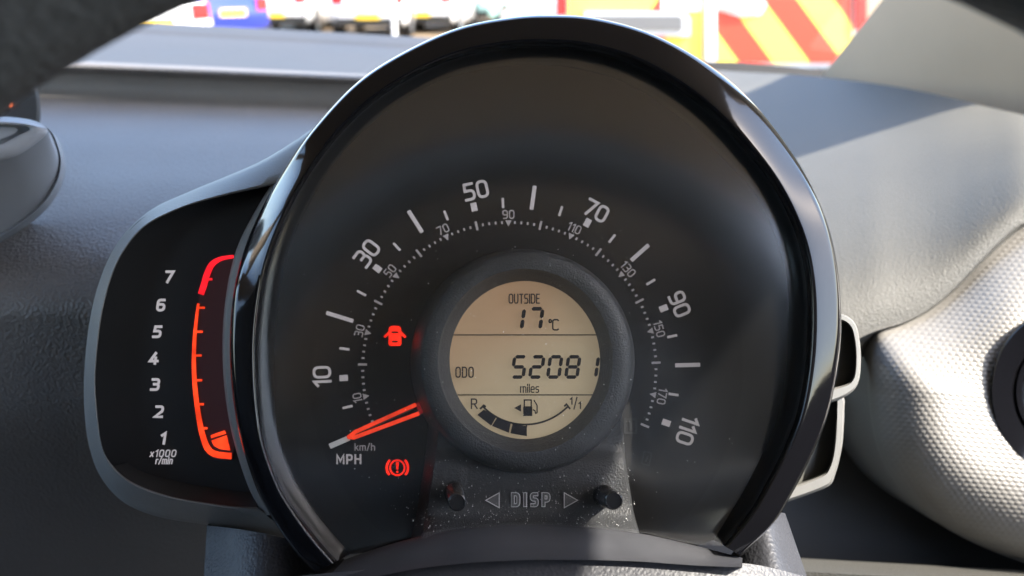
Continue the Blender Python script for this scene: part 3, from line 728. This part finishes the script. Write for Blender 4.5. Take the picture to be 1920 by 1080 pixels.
# dark display box behind it with amber digits
boxt = empty('clock_display', P(-20, 200, .50), 'dark display housing with faint orange digits behind the console', 'display')
bo = spline([Vector(p) for p in ((-200,120),(0,118),(50,135),(70,165),(76,200),(74,232),(60,260))], 40)
mb = MB(); mb.loft([crow(bo, .53), crow(bo, .502), crow(shrink(bo, .95, -60, 200), .498), crow(shrink(bo, .02, -60, 200), .498)]); mb.build('housing', M['cabin'], boxt, angle=50)
M['amber'] = mat('amber_digit', (.2,.06,.03), .5, emit=(1,.2,.06), estr=.35)
for x in (-14, 6, 19): text('digit', '8', x, 194, 11, .4965, M['amber'], boxt, pen=2.2, wscale=.9)

# ================================================================== CAR CABIN
cab = empty('car_cabin', Q(0, .2, -.3), 'car cabin shell with beige right windscreen pillar and glass', 'car cabin')
AB = P(1540, 143, 1.0) - CAM; AT = Vector((.455, .48, .345))
def beam(pts_a, pts_b, th, name, m):
    """sheet between two lines of points with thickness along the given offset"""
    mb = MB(); n = 20
    A = [Vector(pts_a[0]).lerp(Vector(pts_a[1]), k/n) for k in range(n+1)]; B = [Vector(pts_b[0]).lerp(Vector(pts_b[1]), k/n) for k in range(n+1)]
    th = Vector(th)
    mid = [(a+b)/2 - th*.25 for a, b in zip(A, B)]
    rows = [[CAM+p for p in A], [CAM+p for p in mid], [CAM+p for p in B], [CAM+p+th for p in B], [CAM+p+th for p in A]]
    rows.append(rows[0]); mb.loft(rows); mb.add([r[0] for r in rows[:-1]], [[0,1,2,3,4]]); mb.add([r[-1] for r in rows[:-1]], [[0,1,2,3,4]])
    return mb.build(name, m, cab, angle=50)
AB0 = AB + (AB-AT)*.06
beam((AB0, AT), ((.545,.80,-.14),(.458,.38,.33)), (.05,.02,0), 'pillar', M['pillar'])
beam(((-1.05,1.03,-.12),(-1.0,.36,.345)), ((-1.10,.83,-.13),(-1.04,.33,.33)), (-.05,.02,0), 'pillar', M['pillar'])
def rf(u, v):
    x = -1.04 + 1.49*u; q = .52 - 2.47*v  # unseen roof; front edge pushed forward to shade the left dash
    return Q(x, q, .330 + .04*math.sin(math.pi*u)*math.sin(math.pi*min(1, .1+v)))
mb = ggrid(rf, 16, 16); n0 = len(mb.v); mb2 = ggrid(lambda u, v: rf(u, v) + Vector((0,0,.03)), 16, 16); mb.add(mb2.v, mb2.f); mb.build('headliner', M['headliner'], cab)
def slab(name, lo, hi, m):
    mb = MB(); mb.box(Q(*lo), Q(*hi)); return mb.build(name, m, cab, smooth=False)
slab('door_panel', (.555,-1.9,-.85), (.61,.9,-.11), M['cabin']); slab('door_panel', (-1.16,-1.9,-.85), (-1.10,.9,-.10), M['cabin'])
slab('floor', (-1.1,-1.9,-.9), (.56,1.1,-.86), M['cabin'])
slab('rear_panel', (-1.1,-1.95,-.86), (.56,-1.9,-.05), M['cabin'])
slab('firewall', (-1.1,1.1,-.9), (.56,1.14,-.16), M['cabin'])
slab('rear_seat', (-1.0,-1.3,-.6), (.40,-1.1,.10), M['cabin'])
slab('rear_side_blocker', (.45,-1.9,-.10), (.49,-.70,.33), M['cabin']); slab('tailgate', (-1.1,-1.93,-.05), (.56,-1.90,.10), M['cabin'])  # unseen right rear side closed solid to block its window's reflection
for x in (.47, -1.08): slab('door_pillar', (x,-.72,-.12), (x+.06,-.58,.35), M['cabin'])
for x in (.47, -1.06): slab('rear_pillar', (x,-1.95,-.1), (x+.08,-1.65,.35), M['cabin'])
def pane(name, pts):
    mb = MB(); mb.quad(*[Q(*p) for p in pts]); return mb.build(name, M['screen_glass'], cab, smooth=False)
mb = MB(); mb.quad(Q(-1.05,-1.93,.09), Q(.45,-1.93,.09), Q(.45,-1.91,.34), Q(-1.05,-1.91,.34)); mb.build('rear_window', M['rear_opaque'], cab, smooth=False)
pane('windscreen', ((-1.08,1.09,-.125),(.43,1.09,-.125),(.45,.52,.345),(-1.04,.52,.345)))
pane('side_window', ((.55,.80,-.11),(.55,-.58,-.11),(.455,-.58,.332),(.455,.39,.332)))
pane('side_window', ((.55,-.72,-.11),(.55,-1.65,-.11),(.45,-1.65,.332),(.45,-.72,.332)))
pane('side_window', ((-1.11,.8,-.10),(-1.11,-.58,-.10),(-1.04,-.58,.332),(-1.04,.33,.332)))
pane('side_window', ((-1.11,-.72,-.10),(-1.11,-1.65,-.10),(-1.04,-1.65,.332),(-1.04,-.72,.332)))
def car_seat(name, label, cx, cq):  # unseen seats, added to block cover reflections and light from the rear
    seat = empty(name, Q(cx, cq, -.6), label, 'seat', 'front seats')
    mb = MB(); prof_ = [(-.62,.26,.08),(-.40,.28,.06),(-.10,.285,0),(.06,.27,-.03),(.13,.235,-.045),(.18,.17,-.05),(.26,.15,-.06),(.31,.13,-.065),(.325,.09,-.07)]
    mb.loft([[Q(cx + w_*c, cq + q_ + (.07*sg if abs(c) < .99 else .03*sg), h_) for c, sg in ((-1,1),(-.8,1),(0,.8),(.8,1),(1,1),(1,-1),(.8,-1),(0,-1),(-.8,-1),(-1,-1))] for h_, w_, q_ in prof_], True, True)
    mb.build('backrest', M['cabin'], seat)
    mb = MB(); mb.loft([[Q(cx + x, cq + q_, h_) for x in (-.27,-.2,0,.2,.27)] for q_, h_ in ((.05,-.60),(.20,-.55),(.45,-.53),(.52,-.56),(.53,-.70))]); mb.build('cushion', M['cabin'], seat)
car_seat('driver_seat', 'dark cloth driver seat with built in headrest unseen behind the viewpoint, added to block reflections', 0, -.5)
car_seat('passenger_seat', 'dark cloth passenger seat with built in headrest beside the driver seat, unseen, added to block rear light', -.66, -.32)
# dark frit band along the foot of the windscreen
fr = spline([Vector(p) for p in ((900,88),(1100,100),(1300,114),(1380,116),(1440,121),(1500,126),(1545,130),(1580,120))], 40)
mb = MB(); mb.loft([crow(fr, 1.03), crow([p + Vector((0, 34)) for p in fr], 1.02)]); mb.build('frit_band', M['rubber'], cab)

# ================================================================== VEHICLES OUTSIDE
M['tyre'] = mat('tyre', (.02,.02,.02), .85, .2); M['alloy'] = mat('alloy', (.5,.5,.52), .3, .5, metal=.8)
M['cglass'] = mat('car_glass', (.02,.025,.03), .05, .6); M['tail'] = mat('tail_lamp', (.45,.02,.02), .2, .5)
M['plate'] = mat('yellow_plate', (.75,.50,.05), .5, .3); M['bump'] = mat('black_bumper', (.02,.02,.02), .6, .3)
M['indic'] = mat('amber_lens', (.8,.3,.03), .2, .5)
def paint(name, c): return mat(name, c, .3, .5, coat=.8)
def make_car(name, label, colour, loc, heading, group='cars parked across the car park', L=3.9, hw=.85, H=1.47, low=True):
    t = empty(name, loc, label, 'car', group)
    fx = Vector((math.cos(heading), math.sin(heading), 0)); rx = Vector((math.sin(heading), -math.cos(heading), 0))
    T = lambda x, y, z: Vector(loc) + rx*x + fx*y + Vector((0, 0, z))
    st = [(-L/2, .45, .80, .88), (-L/2+.06, .30, .93, .96), (-L/2+.5, .22, .95, 1), (-.4, .20, .95, 1), (L/2-1.15, .20, .95, 1), (L/2-.35, .24, .82, .96), (L/2-.05, .32, .66, .86), (L/2, .42, .58, .76)]
    rows = []
    for y, zb, zt, k in st:
        w_ = hw*k
        rows.append([T(x, y, z) for x, z in ((-w_*.9,zb),(-w_,zb+.12),(-w_,(zb+zt)/2+.05),(-w_*.97,zt-.06),(-w_*.90,zt),(0,zt+.02),(w_*.90,zt),(w_*.97,zt-.06),(w_,(zb+zt)/2+.05),(w_,zb+.12),(w_*.9,zb))])
    mb = MB(); mb.loft(rows, True, True); body = mb.build('body', colour, t, angle=45)
    gs = [(-L/2+.10,.93,.96,.80),(-L/2+.42,.93,H-.07,.72),(-L/2+.8,.93,H,.70),(.2,.93,H,.70),(.45,.93,H-.05,.70),(L/2-1.05,.93,.96,.80)]
    mb = MB(); mb.loft([[T(-hw*.94,y,z0), T(-hw*k,y,z1-.02), T(-hw*k*.8,y,z1), T(hw*k*.8,y,z1), T(hw*k,y,z1-.02), T(hw*.94,y,z0)] for y, z0, z1, k in gs]); mb.build('cabin_glass', M['cglass'], t, angle=30)
    mb = MB(); mb.loft([[T(x*hw*.72, y, H+.012-.03*abs(x)) for x in (-1,-.8,0,.8,1)] for y in (-L/2+.45,-L/2+.8,0,.35)]); mb.build('roof', colour, t)
    for sx in (-1, 1):
        for y in (-L/2+.68, L/2-.75):
            c = T(sx*(hw-.09), y, .31)
            mb = MB(); mb.loft([[c + rx*(sx*w_) + (fx*math.cos(a)+Vector((0,0,1))*math.sin(a))*r_ for a in [2*math.pi*k/28 for k in range(28)]] for r_, w_ in ((.20,.11),(.28,.115),(.31,.08),(.31,-.08),(.28,-.1))], True)
            wh = mb.build('wheel', M['tyre'], t)
            mb = MB(); mb.loft([[c + rx*(sx*w_) + (fx*math.cos(a)+Vector((0,0,1))*math.sin(a))*r_ for a in [2*math.pi*k/28 for k in range(28)]] for r_, w_ in ((.21,.112),(.18,.10),(.05,.10),(.001,.115))], True); mb.build('rim', M['alloy'], wh)
        mb = MB(); mb.loft([[T(sx*hw*.97, -L/2+.16, z), T(sx*hw*.90, -L/2+.0, z), T(sx*hw*.60, -L/2-.02, z)] for z in (.70,.80,.90)]); mb.build('tail_lamp', M['tail'], t)
    mb = MB(); mb.box((-.26,-.012,0), (.26,.012,.115), Matrix.Translation(T(0, -L/2-.015, .40 if low else .62)) @ Matrix.Rotation(heading-R(90), 4, 'Z')); mb.build('number_plate', M['plate'], t, smooth=False)
    mb = MB(); mb.box((-.74,-.05,0), (.74,.05,.22), Matrix.Translation(T(0, -L/2+.06, .28)) @ Matrix.Rotation(heading-R(90), 4, 'Z')); mb.build('bumper', M['bump'], t, smooth=False)
    return t
white = paint('white_paint', (.80,.80,.79)); silver = paint('silver_paint', (.55,.56,.57))
make_car('parked_car', 'blue hatchback seen from behind beyond the left of the windscreen', paint('blue_paint', (.008,.025,.30)), W(310, 14.6) , R(148), low=False)
make_car('parked_car', 'white car at far left partly hidden by the steering wheel', white, W(175, 11.2), R(140), low=False)
make_car('parked_car', 'white car directly right of the blue hatchback', white, W(552, 20.5), R(92))
make_car('parked_car', 'silver car between the blue hatchback and white post', silver, W(632, 24), R(88))
make_car('parked_car', 'white car standing behind the slim white post', white, W(718, 19.6), R(90))
make_car('parked_car', 'white car just right of the slim white post', white, W(818, 21), R(84))
make_car('parked_car', 'red car tucked between white cars near the railings', paint('red_paint', (.45,.02,.02)), W(890, 25), R(96))
make_car('parked_car', 'pale green car next to the grey railings', paint('teal_paint', (.35,.60,.55)), W(940, 24), R(60))
post = empty('post', W(741, 16), 'slim white post standing in the car park', 'post')
mb = MB(); b = W(741, 16); mb.tube([b, b+Vector((0,0,.1)), b+Vector((0,0,2.6)), b+Vector((0,0,2.62))], [.05,.045,.045,.02], 14); mb.build('shaft', white, post)
mb = MB(); mb.tube([b, b+Vector((0,0,.06))], .09, 14); mb.build('foot', silver, post)
fence = empty('railings', W(975, 26), 'grey upright metal railings at the back of the car park', 'railings')
a = W(950, 26); b = W(1040, 25)
for k in range(15):
    p = a.lerp(b, k/14); mb = MB(); mb.box(p + Vector((-.02,-.02,0)), p + Vector((.02,.02,1.8))); mb.build('bar', silver, fence, smooth=False)
for z in (.25, 1.6):
    mb = MB(); mb.tube([a+Vector((0,0,z)), b+Vector((0,0,z))], .03, 8); mb.build('rail', silver, fence)
tree = empty('tree', W(1010, 34), 'leafy green tree growing behind the railings', 'tree')
b = W(1010, 34); mb = MB(); mb.tube([b, b+Vector((.05,0,1.2)), b+Vector((.1,0,3)), b+Vector((.0,0,5))], [.22,.17,.13,.05], 10); mb.build('trunk', mat('bark', (.10,.07,.05), .9), tree)
mb = MB()
for _ in range(2600):
    th, ph = random.uniform(0, 6.28), math.acos(random.uniform(-1, 1)); r_ = random.random()**.4
    c = b + Vector((2.4*r_*math.sin(ph)*math.cos(th), 2.0*r_*math.sin(ph)*math.sin(th), 2.6 + 2.6*r_*math.cos(ph)))
    u = Vector((random.gauss(0,1), random.gauss(0,1), random.gauss(0,1))).normalized(); v_ = u.orthogonal().normalized(); s = random.uniform(.10,.2)
    mb.quad(c-u*s, c+v_*s*.5, c+u*s, c-v_*s*.5)
cr = mb.build('crown', mat('leaf', (.07,.11,.03), .6, .3, var=(3,.4)), tree, smooth=False)

cr['kind'] = 'stuff'
# emergency vehicle with chevrons
VY_ = 5.2
M['vred'] = mat('chevron_red', (.56,.055,.03), .35, .4); M['vyel'] = mat('chevron_yellow', (.80,.62,.10), .35, .4)
van = empty('chevron_van', W(1330, VY_), 'red and yellow chevron marked van parked ahead on the right', 'van')
x0, x1 = W(1050, VY_, .8).x, W(1618, VY_, .8).x; xm = W(1330, VY_, .8).x
def body_row(y, k, zt): return [Vector((xm + (x-xm)*k, y, z)) for x, z in ((x0,.62),(x0,1.3),(x0+.03,zt-.15),(x0+.14,zt),(x1-.14,zt),(x1-.03,zt-.15),(x1,1.3),(x1,.62))]
mb = MB(); mb.loft([body_row(VY_+.01, .985, 2.28), body_row(VY_+.05, 1, 2.3), body_row(VY_+3.6, 1, 2.3), body_row(VY_+4.4, .95, 1.3), body_row(VY_+5.0, .9, 1.1)], True, True)
mb.build('body', white, van, angle=40)
mb = MB(); mb.box((x0+.02, VY_-.06, .40), (x1-.02, VY_+.2, .632)); mb.build('bumper', M['bump'], van, smooth=False)
def pv(px, py):
    # point on the rear face seen at this photo pixel
    t = (540-py)/F; h = VY_*(t*cp - sp)/(cp + t*sp)
    return Vector(((px-960)/F*(VY_*cp - h*sp), VY_, CAM.z + h))
def strip(name, pts, m, off=.004):
    mb = MB(); v = [pv(*p) for p in pts]; n = len(v)
    A = [p + Vector((0,-off,0)) for p in v]; B = [p + Vector((0,.006,0)) for p in v]
    mb.add(A+B, [list(range(n)), list(range(2*n-1,n-1,-1))] + [[i,(i+1)%n,n+(i+1)%n,n+i] for i in range(n)]); return mb.build(name, m, van, smooth=False)
TOPY = -260; BY = 118; SL = .74
def clipx(p): return p
for i, bx in enumerate(range(1253, 2100, 66)):
    # stripe \ across the right door, clipped at the door's left edge 1342 and right edge 1592
    def edge(xb):
        pts = []
        return xb
    n_ = 60
    m = M['vyel'] if i % 2 else M['vred']
    poly_ = [(bx, BY), (bx+66, BY), (bx+66-SL*(BY-TOPY), TOPY), (bx-SL*(BY-TOPY), TOPY)]
    def clip(pl, f):
        o_ = []
        for k in range(len(pl)):
            a_, b_ = pl[k-1], pl[k]; fa, fb = f(a_), f(b_)
            if fa*fb < 0: t = fa/(fa-fb); o_.append((a_[0]+(b_[0]-a_[0])*t, a_[1]+(b_[1]-a_[1])*t))
            if fb >= 0: o_.append(b_)
        return o_
    pl = clip(clip(poly_, lambda p: p[0]-1343), lambda p: 1598-p[0])
    if len(pl) > 2: strip('chevron_stripe', pl, m)
    pm = [(2*1331-x, y) for x, y in poly_][::-1]
    pm = clip(clip(pm, lambda p: p[0]-1066), lambda p: 1318-p[0])
    if len(pm) > 2: strip('chevron_stripe', pm, M['vyel'] if not i % 2 else M['vred'] if False else (M['vred'] if i % 4 == 3 else M['vyel']))
strip('door_strut', [(1322,-260),(1339,-260),(1339,112),(1322,112)], white, .05)
hd = strip('handle_recess', [(1342,-2),(1425,-6),(1436,8),(1425,27),(1385,30),(1345,18)], white, .012)
strip('door_handle', [(1352,2),(1424,4),(1428,12),(1385,17),(1352,15)], M['alloy'], .045)
strip('tail_lamp', [(1602,-60),(1622,-60),(1622,50),(1602,56)], M['tail'], .03)
strip('tail_lamp', [(1042,-60),(1062,-60),(1062,28),(1042,30)], M['tail'], .03)
tb = strip('rear_panel', [(1095,22),(1280,22),(1290,34),(1290,66),(1095,66)], silver, .06)
strip('plate_panel', [(1105,28),(1270,28),(1276,34),(1276,56),(1105,56)], mat('grey_panel', (.12,.12,.12), .5), .075)
strip('white_panel', [(1240,-40),(1314,-40),(1314,20),(1240,18)], white, .02)
for sx in (x0+.15, x1-.15):
    for yy in (VY_+.9, VY_+4.0):
        mb = MB(); c = Vector((sx, yy, .36))
        mb.loft([[c + Vector((w_, math.cos(a)*r_, math.sin(a)*r_)) for a in [2*math.pi*k/28 for k in range(28)]] for r_, w_ in ((.02,.12),(.22,.12),(.34,.1),(.36,.06),(.36,-.06),(.34,-.1),(.22,-.12),(.02,-.12))], True); mb.build('wheel', M['tyre'], van)
